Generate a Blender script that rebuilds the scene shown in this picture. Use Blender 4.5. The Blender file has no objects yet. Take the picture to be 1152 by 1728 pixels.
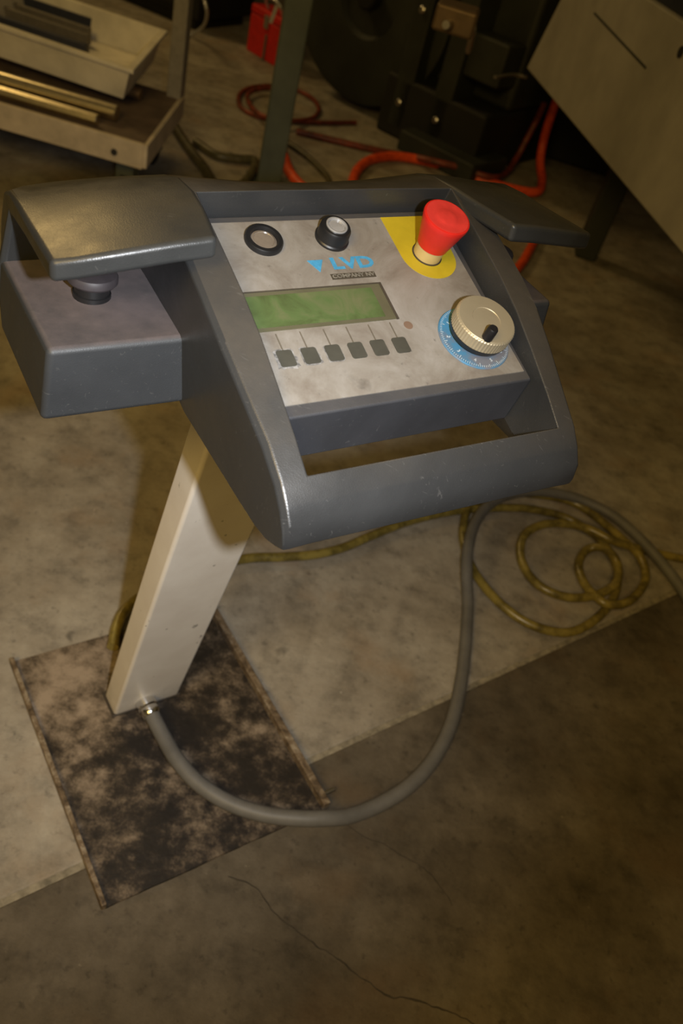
import bpy, bmesh, math, random
from math import sin, cos, pi, radians
from mathutils import Matrix, Vector, noise
random.seed(4)
SC = bpy.context.scene
COL = SC.collection

# ---------------------------------------------------------------- camera, world, lights, exposure
PITCH, ROLL, HC = 0.8633, 0.2968, 1.4064          # tilt from straight down, roll about the lens axis, height of the lens
_r, _f, _u = Vector((1, 0, 0)), Vector((0, sin(PITCH), -cos(PITCH))), Vector((0, cos(PITCH), sin(PITCH)))
CR, CU, CF = cos(ROLL) * _r + sin(ROLL) * _u, -sin(ROLL) * _r + cos(ROLL) * _u, _f
cam = bpy.data.cameras.new('camera'); co = bpy.data.objects.new('camera', cam); COL.objects.link(co)
co.matrix_world = Matrix(((CR.x, CU.x, -CF.x, 0), (CR.y, CU.y, -CF.y, 0), (CR.z, CU.z, -CF.z, HC), (0, 0, 0, 1)))
cam.sensor_fit = 'VERTICAL'; cam.sensor_height = 22.2; cam.lens = 1404.5 / 1728 * 22.2
cam.clip_start = 0.02
cam.dof.use_dof = True; cam.dof.focus_distance = 0.82; cam.dof.aperture_fstop = 3.8
SC.camera = co

w = bpy.data.worlds.new('world'); SC.world = w; w.use_nodes = True
w.node_tree.nodes['Background'].inputs[0].default_value = (1.0, 0.68, 0.27, 1)
w.node_tree.nodes['Background'].inputs[1].default_value = 0.072

def light(name, kind, loc, energy, color, aim=None, **kw):
    l = bpy.data.lights.new(name, kind); l.energy = energy; l.color = color
    for k, v in kw.items(): setattr(l, k, v)
    o = bpy.data.objects.new(name, l); COL.objects.link(o); o.location = loc
    if aim is not None: o.rotation_euler = (Vector(aim) - Vector(loc)).to_track_quat('-Z', 'Y').to_euler()
    return o
CAMP = Vector((0, 0, HC))
# the camera's own pop-up flash: a hand's breadth to the right of the lens (the camera is held upright)
light('camera_flash', 'SPOT', CAMP + CR * 0.094 + CF * 0.02, 50, (0.95, 0.97, 1.0), aim=CAMP + CF * 1.0 - CR * 0.24 - CU * 0.02,
      shadow_soft_size=0.012, spot_size=radians(78), spot_blend=1.0)
# warm high bay lamp of the workshop, beyond and to the left of the console
light('high_bay_lamp_far', 'AREA', (-4.4, 5.4, 4.0), 46, (1.0, 0.66, 0.24), aim=(-0.6, 1.2, 0.5), shape='DISK', size=1.3)
light('warm_fill_near', 'AREA', (-0.8, -1.7, 2.9), 58, (1.0, 0.66, 0.19), aim=(-0.5, 1.0, 0.3), shape='DISK', size=1.5)  # added warm fill behind the camera, brightens the post's shaded front and nearby floor
SC.view_settings.view_transform = 'Standard'; SC.view_settings.look = 'None'
SC.view_settings.gamma = 1; SC.view_settings.use_curve_mapping = False
SC.view_settings.exposure = 0.0

# ---------------------------------------------------------------- frames
S = 1.15
O = Vector((-0.06579217, 0.74579237, 1.0835094))
M3 = Matrix(((0.775380419596815, -0.6091240512542037, 0.16659260214527336),
             (0.6305706211076785, 0.7325546762708579, -0.25640658741454975),
             (0.034145229560565094, 0.3038610479435704, 0.9521042835954954)))
def P(u, v, w_):                      # console frame (panel plane) -> world
    return O + M3 @ (Vector((u, v, w_)) * S)
PM = Matrix.Translation(O) @ M3.to_4x4() @ Matrix.Scale(S, 4)
def fl(x, y, z=0.0):                  # where the sight line through a picture point meets the level z
    d = CF + CR * ((x - 576) / 1404.5) - CU * ((y - 864) / 1404.5)
    return CAMP + d * ((z - HC) / d.z)

# ---------------------------------------------------------------- materials
def newmat(name):
    m = bpy.data.materials.new(name); m.use_nodes = True
    nt = m.node_tree; return m, nt, nt.nodes['Principled BSDF']
def L(nt, a, b): nt.links.new(a, b)
def tex(nt, scale, detail=6, rough=0.6, dist=0.0, vec=None, co_='Object'):
    n = nt.nodes.new('ShaderNodeTexNoise'); n.inputs['Scale'].default_value = scale
    n.inputs['Detail'].default_value = detail; n.inputs['Roughness'].default_value = rough; n.inputs['Distortion'].default_value = dist
    if vec is None:
        g = nt.nodes.new('ShaderNodeNewGeometry'); vec = g.outputs['Position']
    L(nt, vec, n.inputs['Vector']); return n.outputs['Fac']
def ramp(nt, fac, stops):
    r = nt.nodes.new('ShaderNodeValToRGB'); e = r.color_ramp.elements
    while len(e) < len(stops): e.new(0.5)
    for el, (p, c) in zip(e, stops):
        el.position = p; el.color = (c, c, c, 1) if not hasattr(c, '__len__') else (*c, 1)
    L(nt, fac, r.inputs['Fac']); return r.outputs['Color']
def mix(nt, fac, a, b, mode='MIX'):
    m = nt.nodes.new('ShaderNodeMix'); m.data_type = 'RGBA'; m.blend_type = mode
    for s, v in ((m.inputs[0], fac), (m.inputs[6], a), (m.inputs[7], b)):
        if isinstance(v, (int, float)): s.default_value = v
        elif isinstance(v, tuple): s.default_value = (*v, 1)
        else: L(nt, v, s)
    return m.outputs[2]
def bump(nt, b, h, strength=0.3, dist=0.001):
    n = nt.nodes.new('ShaderNodeBump'); n.inputs['Strength'].default_value = strength; n.inputs['Distance'].default_value = dist
    L(nt, h, n.inputs['Height']); L(nt, n.outputs['Normal'], b.inputs['Normal'])
def simple(name, col, rough=0.5, metal=0.0, var=0.25, scale=40, bmp=0.0, spec=0.5):
    m, nt, b = newmat(name)
    f = ramp(nt, tex(nt, scale), [(0.3, 1 - var), (0.7, 1.0)])
    L(nt, mix(nt, 1.0, col, f, 'MULTIPLY'), b.inputs['Base Color'])
    b.inputs['Roughness'].default_value = rough; b.inputs['Metallic'].default_value = metal
    b.inputs['Specular IOR Level'].default_value = spec
    if bmp: bump(nt, b, tex(nt, scale * 6), bmp)
    return m

def plastic_mat(name, base, dust, dust_amt, rough=0.42):
    m, nt, b = newmat(name)
    g = nt.nodes.new('ShaderNodeNewGeometry'); sx = nt.nodes.new('ShaderNodeSeparateXYZ'); L(nt, g.outputs['Normal'], sx.inputs[0])
    up = nt.nodes.new('ShaderNodeMapRange'); up.inputs[1].default_value = 0.6; up.inputs[2].default_value = 0.98; L(nt, sx.outputs[2], up.inputs[0])
    n1 = ramp(nt, tex(nt, 11, 7, 0.65), [(0.34, 0.35), (0.62, 1.0)])
    du = nt.nodes.new('ShaderNodeMath'); du.operation = 'MULTIPLY'; L(nt, up.outputs[0], du.inputs[0]); L(nt, n1, du.inputs[1])
    du2 = nt.nodes.new('ShaderNodeMath'); du2.operation = 'MULTIPLY'; L(nt, du.outputs[0], du2.inputs[0]); du2.inputs[1].default_value = dust_amt
    sm = ramp(nt, tex(nt, 5, 5, 0.6, 1.0), [(0.3, 0.8), (0.7, 1.15)])
    b0 = mix(nt, 1.0, base, sm, 'MULTIPLY')
    # scratches: stretched thin noise
    mp = nt.nodes.new('ShaderNodeMapping'); mp.inputs['Scale'].default_value = (9, 60, 30); mp.inputs['Rotation'].default_value = (0.3, 0.5, 0.7)
    L(nt, g.outputs['Position'], mp.inputs[0])
    scr = ramp(nt, tex(nt, 3.2, 3, 0.5, 2.5, mp.outputs[0]), [(0.66, 0.0), (0.74, 0.2)])
    c = mix(nt, du2.outputs[0], b0, dust)
    c = mix(nt, scr, c, (0.17, 0.165, 0.155))
    L(nt, c, b.inputs['Base Color'])
    rr = ramp(nt, tex(nt, 25, 6), [(0.3, rough - 0.06), (0.7, rough + 0.1)])
    L(nt, rr, b.inputs['Roughness'])
    vo = nt.nodes.new('ShaderNodeTexVoronoi'); vo.inputs['Scale'].default_value = 900; L(nt, g.outputs['Position'], vo.inputs['Vector'])
    bump(nt, b, vo.outputs['Distance'], 0.22, 0.0003)
    return m
M = {}
M['body'] = plastic_mat('slate_grey_plastic', (0.032, 0.033, 0.034), (0.09, 0.076, 0.058), 0.7, 0.34)
M['guard'] = plastic_mat('grey_vinyl_hood', (0.033, 0.035, 0.036), (0.052, 0.047, 0.036), 0.8, 0.33)
M['box'] = plastic_mat('side_box_plastic', (0.034, 0.037, 0.041), (0.15, 0.122, 0.12), 0.95, 0.5)
M['recess'] = plastic_mat('recess_plastic', (0.036, 0.037, 0.042), (0.10, 0.09, 0.08), 0.5, 0.5)

def faceplate_mat():
    m, nt, b = newmat('grimy_faceplate')
    a = ramp(nt, tex(nt, 16, 8, 0.68, 0.6), [(0.3, (0.155, 0.13, 0.105)), (0.48, (0.22, 0.20, 0.172)), (0.68, (0.29, 0.272, 0.25))])
    sp = ramp(nt, tex(nt, 120, 4, 0.7), [(0.26, 0.55), (0.36, 1.0)])
    c = mix(nt, 1.0, a, sp, 'MULTIPLY')
    sp2 = ramp(nt, tex(nt, 30, 4, 0.6), [(0.27, 0.75), (0.36, 1.0)])
    c = mix(nt, 1.0, c, sp2, 'MULTIPLY')
    L(nt, c, b.inputs['Base Color']); b.inputs['Roughness'].default_value = 0.55
    bump(nt, b, tex(nt, 300, 3), 0.1, 0.0003)
    return m
M['face'] = faceplate_mat()

def concrete(name, c0, c1, c2, seed=0.0):
    m, nt, b = newmat(name)
    g = nt.nodes.new('ShaderNodeNewGeometry'); mp = nt.nodes.new('ShaderNodeMapping'); mp.inputs['Location'].default_value = (seed, seed * 2, 0)
    L(nt, g.outputs['Position'], mp.inputs[0]); v = mp.outputs[0]
    a = ramp(nt, tex(nt, 3.4, 12, 0.70, 0.0, v), [(0.34, c0), (0.5, c1), (0.66, c2)])
    s = ramp(nt, tex(nt, 13, 8, 0.70, 0.0, v), [(0.32, 0.55), (0.5, 0.95), (0.72, 1.15)])
    c = mix(nt, 0.9, a, s, 'MULTIPLY')
    d = ramp(nt, tex(nt, 48, 6, 0.65, 0, v), [(0.30, 0.45), (0.42, 1.0)])
    c = mix(nt, 0.7, c, d, 'MULTIPLY')
    sp = ramp(nt, tex(nt, 17, 2, 0.4, 0, v), [(0.20, 0.25), (0.27, 1.0)])
    c = mix(nt, 0.8, c, sp, 'MULTIPLY')
    li = ramp(nt, tex(nt, 60, 3, 0.5, 0.0, v), [(0.72, 0.0), (0.78, 0.45)])
    c = mix(nt, li, c, tuple(min(1, x * 1.7) for x in c2))
    rs = ramp(nt, tex(nt, 4.7, 4, 0.55, 0, v), [(0.55, 0.0), (0.70, 0.45)])
    c = mix(nt, rs, c, (c1[0] * 1.02, c1[1] * 0.80, c1[2] * 0.60))
    L(nt, c, b.inputs['Base Color']); b.inputs['Roughness'].default_value = 0.75
    b.inputs['Specular IOR Level'].default_value = 0.3
    bump(nt, b, tex(nt, 40, 10, 0.72, 0, v), 0.5, 0.005)
    return m
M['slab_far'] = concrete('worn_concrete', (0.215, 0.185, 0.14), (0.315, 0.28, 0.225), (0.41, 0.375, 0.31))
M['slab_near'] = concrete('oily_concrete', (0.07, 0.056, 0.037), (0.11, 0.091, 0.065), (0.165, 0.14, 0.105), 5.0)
M['joint'] = simple('joint_filler', (0.33, 0.29, 0.21), 0.9, var=0.6, scale=60)
M['crack'] = simple('crack_dirt', (0.055, 0.044, 0.03), 0.95, var=0.5, scale=80)

def oily_plate():
    m, nt, b = newmat('oil_stained_steel')
    g = nt.nodes.new('ShaderNodeNewGeometry')
    # large stain: bare patch towards one corner, black oil elsewhere
    a = tex(nt, 5.0, 12, 0.70, 0.0); f2 = tex(nt, 24, 10, 0.78, 0.0)
    mm = nt.nodes.new('ShaderNodeMath'); mm.operation = 'MULTIPLY_ADD'; L(nt, f2, mm.inputs[0]); mm.inputs[1].default_value = 0.9; L(nt, a, mm.inputs[2])
    vm = nt.nodes.new('ShaderNodeVectorMath'); vm.operation = 'DISTANCE'; L(nt, g.outputs['Position'], vm.inputs[0]); vm.inputs[1].default_value = fl(118, 1140)
    md = nt.nodes.new('ShaderNodeMapRange'); md.inputs[1].default_value = 0.03; md.inputs[2].default_value = 0.20; md.inputs[3].default_value = 0.24; md.inputs[4].default_value = 0.0
    L(nt, vm.outputs['Value'], md.inputs[0])
    ad = nt.nodes.new('ShaderNodeMath'); ad.operation = 'ADD'; L(nt, mm.outputs[0], ad.inputs[0]); L(nt, md.outputs[0], ad.inputs[1])
    h = nt.nodes.new('ShaderNodeMath'); h.operation = 'MULTIPLY'; L(nt, ad.outputs[0], h.inputs[0]); h.inputs[1].default_value = 0.5
    c = ramp(nt, h.outputs[0], [(0.435, (0.012, 0.009, 0.007)), (0.47, (0.03, 0.022, 0.016)), (0.505, (0.09, 0.068, 0.047)), (0.55, (0.20, 0.155, 0.11)), (0.62, (0.34, 0.27, 0.20))])
    L(nt, c, b.inputs['Base Color'])
    b.inputs['Roughness'].default_value = 0.55
    bump(nt, b, tex(nt, 60, 8, 0.75), 0.5, 0.003)
    return m
M['plate'] = oily_plate()
def rusty():
    m, nt, b = newmat('rusty_rail_steel')
    c = ramp(nt, tex(nt, 35, 8, 0.75, 0.5), [(0.35, (0.05, 0.035, 0.024)), (0.5, (0.2, 0.145, 0.09)), (0.66, (0.42, 0.36, 0.27))])
    L(nt, c, b.inputs['Base Color']); b.inputs['Roughness'].default_value = 0.5; b.inputs['Metallic'].default_value = 0.25
    bump(nt, b, tex(nt, 90), 0.4, 0.002); return m
M['rail'] = rusty()
def cream():
    m, nt, b = newmat('cream_painted_steel')
    g = nt.nodes.new('ShaderNodeNewGeometry'); sx = nt.nodes.new('ShaderNodeSeparateXYZ'); L(nt, g.outputs['Position'], sx.inputs[0])
    gr = nt.nodes.new('ShaderNodeMapRange'); gr.inputs[1].default_value = 0.0; gr.inputs[2].default_value = 0.10; gr.inputs[3].default_value = 0.30; gr.inputs[4].default_value = 0.0
    L(nt, sx.outputs[2], gr.inputs[0])
    c = ramp(nt, tex(nt, 14, 6), [(0.3, (0.66, 0.61, 0.54)), (0.7, (0.74, 0.70, 0.63))])
    sp = ramp(nt, tex(nt, 55, 3, 0.5), [(0.25, 0.3), (0.29, 1.0)])
    c = mix(nt, 1.0, c, sp, 'MULTIPLY')
    gn = nt.nodes.new('ShaderNodeMath'); gn.operation = 'MULTIPLY'; L(nt, gr.outputs[0], gn.inputs[0]); L(nt, ramp(nt, tex(nt, 30, 6), [(0.35, 0.2), (0.6, 1.0)]), gn.inputs[1])
    c = mix(nt, gn.outputs[0], c, (0.12, 0.09, 0.06))
    L(nt, c, b.inputs['Base Color']); b.inputs['Roughness'].default_value = 0.45; return m
M['cream'] = cream()
M['black'] = simple('black_plastic', (0.012, 0.012, 0.013), 0.4)
M['black_cap'] = simple('dusty_black_button', (0.05, 0.042, 0.046), 0.55, var=0.4)
M['red'] = simple('red_plastic', (0.72, 0.022, 0.014), 0.42, var=0.25, scale=30)
M['redtop'] = simple('red_button_top', (0.78, 0.05, 0.04), 0.5, var=0.3, scale=45)
M['yellow'] = simple('yellow_label', (0.55, 0.42, 0.02), 0.5, var=0.25, scale=25)
M['tan'] = simple('tan_collar', (0.52, 0.39, 0.16), 0.45, var=0.2)
M['darkring'] = simple('dark_ring', (0.05, 0.04, 0.03), 0.5)
M['steel'] = simple('satin_steel', (0.62, 0.60, 0.56), 0.30, 1.0, var=0.2)
M['brass'] = simple('brushed_nickel', (0.52, 0.45, 0.31), 0.48, 0.55, var=0.12, scale=25)
M['chrome'] = simple('chrome', (0.8, 0.8, 0.8), 0.16, 1.0, var=0.1)
M['lens'] = simple('smoky_lens', (0.20, 0.165, 0.13), 0.25, var=0.3, scale=60)
M['lens2'] = simple('silver_lens', (0.30, 0.29, 0.28), 0.3, var=0.3, scale=60)
M['silver'] = simple('silver_bezel', (0.60, 0.60, 0.60), 0.3, 0.6, var=0.1)
M['window'] = simple('display_window', (0.115, 0.108, 0.065), 0.3, var=0.25, scale=30)
def screen_mat():
    m, nt, b = newmat('green_lcd')
    c = ramp(nt, tex(nt, 28, 6, 0.6, 0.8), [(0.34, (0.065, 0.085, 0.032)), (0.5, (0.085, 0.125, 0.045)), (0.66, (0.125, 0.135, 0.065))])
    L(nt, c, b.inputs['Base Color']); b.inputs['Roughness'].default_value = 0.25; return m
M['screen'] = screen_mat()
M['key'] = simple('dark_olive_key', (0.065, 0.063, 0.050), 0.5, var=0.25, scale=60)
M['keyline'] = simple('key_line', (0.13, 0.11, 0.08), 0.6)
M['keyworn'] = simple('key_wear', (0.34, 0.33, 0.32), 0.55, var=0.8, scale=260)
M['blue'] = simple('logo_blue', (0.07, 0.33, 0.58), 0.5, var=0.35, scale=160)
M['nameplate'] = simple('nameplate_brown', (0.065, 0.055, 0.040), 0.5)
M['namelit'] = simple('nameplate_letters', (0.25, 0.23, 0.19), 0.5, var=0.5, scale=200)
def dial_mat():
    m, nt, b = newmat('blue_dial')
    f = tex(nt, 38, 5, 0.6)
    c = ramp(nt, f, [(0.36, (0.16, 0.17, 0.20)), (0.5, (0.07, 0.20, 0.34)), (0.7, (0.05, 0.23, 0.44))])
    g = nt.nodes.new('ShaderNodeNewGeometry')
    vm = nt.nodes.new('ShaderNodeVectorMath'); vm.operation = 'DISTANCE'; L(nt, g.outputs['Position'], vm.inputs[0]); vm.inputs[1].default_value = P(0.10, -0.095, -0.008)
    mr = nt.nodes.new('ShaderNodeMapRange'); mr.inputs[1].default_value = 0.022; mr.inputs[2].default_value = 0.045; mr.inputs[3].default_value = 0.85; mr.inputs[4].default_value = 0.0
    L(nt, vm.outputs['Value'], mr.inputs[0])
    c = mix(nt, mr.outputs[0], c, (0.19, 0.175, 0.17))
    L(nt, c, b.inputs['Base Color']); b.inputs['Roughness'].default_value = 0.35; return m
M['dial'] = dial_mat()
M['tick'] = simple('tick_white', (0.62, 0.70, 0.74), 0.5)
M['cable'] = simple('grey_rubber_cable', (0.155, 0.15, 0.14), 0.55, var=0.3, scale=20)
def hose_mat(name, a, bcol, rough=0.45):
    m, nt, b = newmat(name)
    c = ramp(nt, tex(nt, 22, 6, 0.7), [(0.38, a), (0.6, bcol)])
    L(nt, c, b.inputs['Base Color']); b.inputs['Roughness'].default_value = rough; return m
M['yhose'] = hose_mat('grimy_yellow_hose', (0.085, 0.065, 0.015), (0.25, 0.195, 0.045), 0.3)
M['ohose'] = hose_mat('orange_hose', (0.62, 0.06, 0.012), (0.95, 0.11, 0.02))
M['rhose'] = hose_mat('dull_red_hose', (0.09, 0.025, 0.012), (0.24, 0.04, 0.018))
M['khose'] = hose_mat('dark_hose', (0.05, 0.045, 0.02), (0.10, 0.085, 0.04))
M['machine'] = simple('dark_green_machine', (0.032, 0.036, 0.028), 0.6, var=0.5, scale=5)
M['machine2'] = simple('black_machine', (0.012, 0.012, 0.010), 0.7, var=0.4, scale=6)
M['grey'] = simple('grey_sheet_steel', (0.36, 0.34, 0.30), 0.6, var=0.22, scale=7)
M['pole'] = simple('green_grey_post', (0.10, 0.12, 0.105), 0.55, var=0.3, scale=10)
M['wood'] = simple('oily_deck_wood', (0.17, 0.12, 0.085), 0.8, var=0.5, scale=9)
M['woodedge'] = simple('pale_deck_edge', (0.62, 0.53, 0.40), 0.7, var=0.35, scale=12)
M['tray'] = simple('cream_tray', (0.80, 0.75, 0.62), 0.6, var=0.3, scale=8)
M['book'] = simple('dark_blue_binding', (0.03, 0.035, 0.06), 0.5)
M['page'] = simple('grey_steel_bar', (0.15, 0.135, 0.115), 0.5)
M['bar'] = simple('polished_bar', (0.72, 0.64, 0.45), 0.28, 1.0, var=0.2)
M['bronze'] = simple('brown_bar', (0.33, 0.22, 0.12), 0.4, 0.7, var=0.3)
M['rubber'] = simple('caster_rubber', (0.02, 0.02, 0.02), 0.7)

# ---------------------------------------------------------------- object helpers
def link(name, me, parent=None, loc=None):
    o = bpy.data.objects.new(name, me); COL.objects.link(o)
    if parent is not None:
        o.parent = parent
    return o
def wloc(o):
    v = Vector((0, 0, 0))
    while o is not None: v += o.location; o = o.parent
    return v
def mk(name, verts, faces, mat, parent=None, bevel=0.0, seg=3, smooth=True, fr=None, origin=None, weights=None, sharp=35):
    """verts are world points (or console-frame points with fr=P); the object's origin is put at its centre"""
    V = [fr(*v) if fr else Vector(v) for v in verts]
    c = sum(V, Vector()) / len(V) if origin is None else Vector(origin)
    me = bpy.data.meshes.new(name); me.from_pydata([tuple(v - c) for v in V], [], faces)
    bm = bmesh.new(); bm.from_mesh(me); bmesh.ops.remove_doubles(bm, verts=bm.verts, dist=1e-6)
    bmesh.ops.recalc_face_normals(bm, faces=bm.faces); bm.to_mesh(me); bm.free()
    me.materials.append(mat)
    if smooth:
        me.polygons.foreach_set('use_smooth', [True] * len(me.polygons)); me.set_sharp_from_angle(angle=radians(sharp))
    o = link(name, me, parent); o.location = c - (wloc(parent) if parent else Vector())
    if bevel:
        b = o.modifiers.new('bevel', 'BEVEL'); b.width = bevel; b.segments = seg; b.limit_method = 'ANGLE'; b.angle_limit = radians(38)
        b.harden_normals = True
        b.use_clamp_overlap = True
    return o
def tag(o, label=None, cat=None, group=None, kind=None):
    for k, v in (('label', label), ('category', cat), ('group', group), ('kind', kind)):
        if v: o[k] = v
    return o
def thing(name, loc, label, cat, group=None):
    o = bpy.data.objects.new(name, None); COL.objects.link(o); o.location = loc; o.empty_display_size = 0.1
    return tag(o, label, cat, group)
def boxv(x0, x1, y0, y1, z0, z1):
    return [(x0, y0, z0), (x1, y0, z0), (x1, y1, z0), (x0, y1, z0), (x0, y0, z1), (x1, y0, z1), (x1, y1, z1), (x0, y1, z1)]
BF = [(0, 3, 2, 1), (4, 5, 6, 7), (0, 1, 5, 4), (1, 2, 6, 5), (2, 3, 7, 6), (3, 0, 4, 7)]
def frame(loc, yaw, sc=1.0):
    R = Matrix.Rotation(yaw, 3, 'Z'); loc = Vector(loc)
    return lambda x, y, z: loc + R @ (Vector((x, y, z)) * sc)
def lathe(profile, n=40, cx=0, cy=0, cap=True):
    V, F = [], []
    for r, z in profile:
        for i in range(n):
            a = 2 * pi * i / n; V.append((cx + r * cos(a), cy + r * sin(a), z))
    for k in range(len(profile) - 1):
        for i in range(n):
            j = (i + 1) % n; F.append((k * n + i, k * n + j, (k + 1) * n + j, (k + 1) * n + i))
    if cap:
        F.append(tuple(range(n))[::-1]); F.append(tuple((len(profile) - 1) * n + i for i in range(n)))
    return V, F
def smoothpath(pts, sub=10):
    pts = [Vector(p) for p in pts]; out = []
    q = [pts[0] * 2 - pts[1]] + pts + [pts[-1] * 2 - pts[-2]]
    for i in range(1, len(q) - 2):
        a, b, c, d = q[i - 1:i + 3]
        for k in range(sub):
            t = k / sub
            out.append(0.5 * ((2 * b) + (c - a) * t + (2 * a - 5 * b + 4 * c - d) * t * t + (3 * b - a - 3 * c + d) * t ** 3))
    out.append(pts[-1]); return out
def tube(name, pts, r, mat, parent=None, n=14, sub=10, path=None, ribs=0):
    p = path or smoothpath(pts, sub); V, F = [], []
    nrm = Vector((0, 0, 1))
    for i, c in enumerate(p):
        t = (p[min(i + 1, len(p) - 1)] - p[max(i - 1, 0)]).normalized()
        a = nrm - t * nrm.dot(t)
        if a.length < 1e-3: a = Vector((1, 0, 0)) - t * t.x
        a.normalize(); b = t.cross(a); nrm = a
        for k in range(n):
            th = 2 * pi * k / n; V.append(c + (a * cos(th) + b * sin(th)) * r)
    for i in range(len(p) - 1):
        for k in range(n):
            j = (k + 1) % n; F.append((i * n + k, i * n + j, (i + 1) * n + j, (i + 1) * n + k))
    F.append(tuple(range(n))[::-1]); F.append(tuple((len(p) - 1) * n + k for k in range(n)))
    return mk(name, V, F, mat, parent, sharp=50)

# ---------------------------------------------------------------- the floor
J0, J1 = fl(0, 1524), fl(930, 1095)
jd = (J1 - J0).normalized(); jn = Vector((-jd.y, jd.x, 0))            # jn points away from the camera
jyaw = math.atan2(jd.y, jd.x)
floor = bpy.data.objects.new('floor', None); COL.objects.link(floor); tag(floor, kind='structure')
mid = (J0 + J1) / 2
ff = frame((mid.x, mid.y, 0), jyaw)
def slab(name, y0, y1, mat):
    n = 24; V = []; F = []
    o = mk(name, [tuple(ff(*v)) for v in boxv(-14, 14, y0, y1, -0.12, 0.0)], BF, mat, floor, bevel=0.004, seg=2, smooth=False)
    return o
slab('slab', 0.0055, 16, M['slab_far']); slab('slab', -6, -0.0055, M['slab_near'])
mk('joint_filler', [tuple(ff(*v)) for v in boxv(-14, 14, -0.008, 0.008, -0.11, -0.0022)], BF, M['joint'], floor, smooth=False)
mk('subfloor', [tuple(ff(*v)) for v in boxv(-14, 14, -6, 16, -0.2, -0.125)], BF, M['crack'], floor, smooth=False)
def crack(pts, wd):
    p = smoothpath([fl(*q) for q in pts], 14); V = []; F = []
    for i, c in enumerate(p):
        t = (p[min(i + 1, len(p) - 1)] - p[max(i - 1, 0)]).normalized(); b = Vector((-t.y, t.x, 0))
        j = 0.004 * noise.noise(c * 30) + 0.002 * noise.noise(c * 90); ww = wd * (0.4 + 0.9 * abs(noise.noise(c * 22 + Vector((3, 3, 3)))))
        V += [c + b * (j - ww) + Vector((0, 0, 0.0004)), c + b * (j + ww) + Vector((0, 0, 0.0004)), c + b * (j + ww) + Vector((0, 0, -0.002)), c + b * (j - ww) + Vector((0, 0, -0.002))]
    for i in range(len(p) - 1):
        for k in range(4): F.append((i * 4 + k, i * 4 + (k + 1) % 4, i * 4 + 4 + (k + 1) % 4, i * 4 + 4 + k))
    mk('crack', V, F, M['crack'], floor, smooth=False)
crack([(585, 1392), (620, 1415), (655, 1428), (690, 1448), (722, 1472), (745, 1500), (762, 1528)], 0.0010)
crack([(385, 1478), (430, 1500), (470, 1545), (520, 1585), (570, 1620), (615, 1655), (650, 1678), (700, 1688), (740, 1702), (775, 1716), (800, 1728)], 0.0018)

M['wall'] = simple('grimy_wall_paint', (0.16, 0.15, 0.12), 0.8, var=0.4, scale=1.5)
tag(mk('wall_back', boxv(-8, 8, 9.0, 9.2, -.05, 4.6), BF, M['wall'], smooth=False), kind='structure')
tag(mk('wall_left', boxv(-8.2, -8, -5, 9.2, -.05, 4.6), BF, M['wall'], smooth=False), kind='structure')
tag(mk('wall_right', boxv(8, 8.2, -5, 9.2, -.05, 4.6), BF, M['wall'], smooth=False), kind='structure')

# ---------------------------------------------------------------- the console on its pedestal
PYAW = 0.74
plate_c = Vector((-0.1707 * S, 0.7598 * S, 0))
fp = frame(plate_c, PYAW)
ped = thing('control_pedestal', plate_c, 'slate grey two-hand control console on a leaning cream post and oily base plate', 'control console')
W2, D2 = 0.3611 * S / 2, 0.4496 * S / 2
TH = 0.006
# base plate, with slightly ragged outline
def ragged_plate():
    n = 16; ring = []
    for (ax, ay), (bx, by) in (((-W2, -D2), (W2, -D2)), ((W2, -D2), (W2, D2)), ((W2, D2), (-W2, D2)), ((-W2, D2), (-W2, -D2))):
        for i in range(n):
            t = i / n; x, y = ax + (bx - ax) * t, ay + (by - ay) * t
            if i: x += 0.0022 * noise.noise(Vector((x * 25, y * 25, 1))); y += 0.0022 * noise.noise(Vector((x * 25, y * 25, 7)))
            ring.append((x, y))
    m = len(ring); V = [tuple(fp(x, y, 0.0005)) for x, y in ring] + [tuple(fp(x, y, TH)) for x, y in ring]
    F = [tuple(range(m))[::-1], tuple(range(m, 2 * m))] + [(i, (i + 1) % m, m + (i + 1) % m, m + i) for i in range(m)]
    return mk('base_plate', V, F, M['plate'], ped, smooth=False)
bp = ragged_plate()
mk('side_rail', [tuple(fp(*v)) for v in boxv(-W2 - 0.006, -W2 + 0.003, -D2, D2 + 0.002, 0.0, 0.018)], BF, M['rail'], bp, bevel=0.0018)
mk('side_rail', [tuple(fp(*v)) for v in boxv(W2 - 0.008, W2 + 0.006, -D2 - 0.002, D2 + 0.002, 0.0, 0.024)], BF, M['rail'], bp, bevel=0.0018)
v, f = lathe([(0.0045, 0), (0.0045, 0.03), (0.003, 0.032)], 14)
fb = frame((0, 0, 0), 0)
mk('bolt', [tuple(fp(W2 + z * 1.0, -D2 + 0.022 + y, 0.012 + x)) for x, y, z in v], f, M['steel'], bp)
# post: leaning rectangular tube
sx, sy, sa, sb = -0.0083 * S, 0.0848 * S, 0.1125 * S, 0.0453 * S
LX, LY = 0.0227, -0.2115
pv = []
ztop = 1.045
for z in (TH, ztop):
    for a, b in ((-1, -1), (1, -1), (1, 1), (-1, 1)):
        pv.append(tuple(fp(sx + a * sa / 2 + LX * z, sy + b * sb / 2 + LY * z, z)))
mk('post', pv, BF, M['cream'], ped, bevel=0.006, seg=4)
# weld foot around the post
mk('weld_collar', [tuple(fp(sx + a * (sa / 2 + 0.004), sy + b * (sb / 2 + 0.004), z)) for z in (TH, TH + 0.004) for a, b in ((-1, -1), (1, -1), (1, 1), (-1, 1))], BF, M['darkring'], ped, bevel=0.002)

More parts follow.
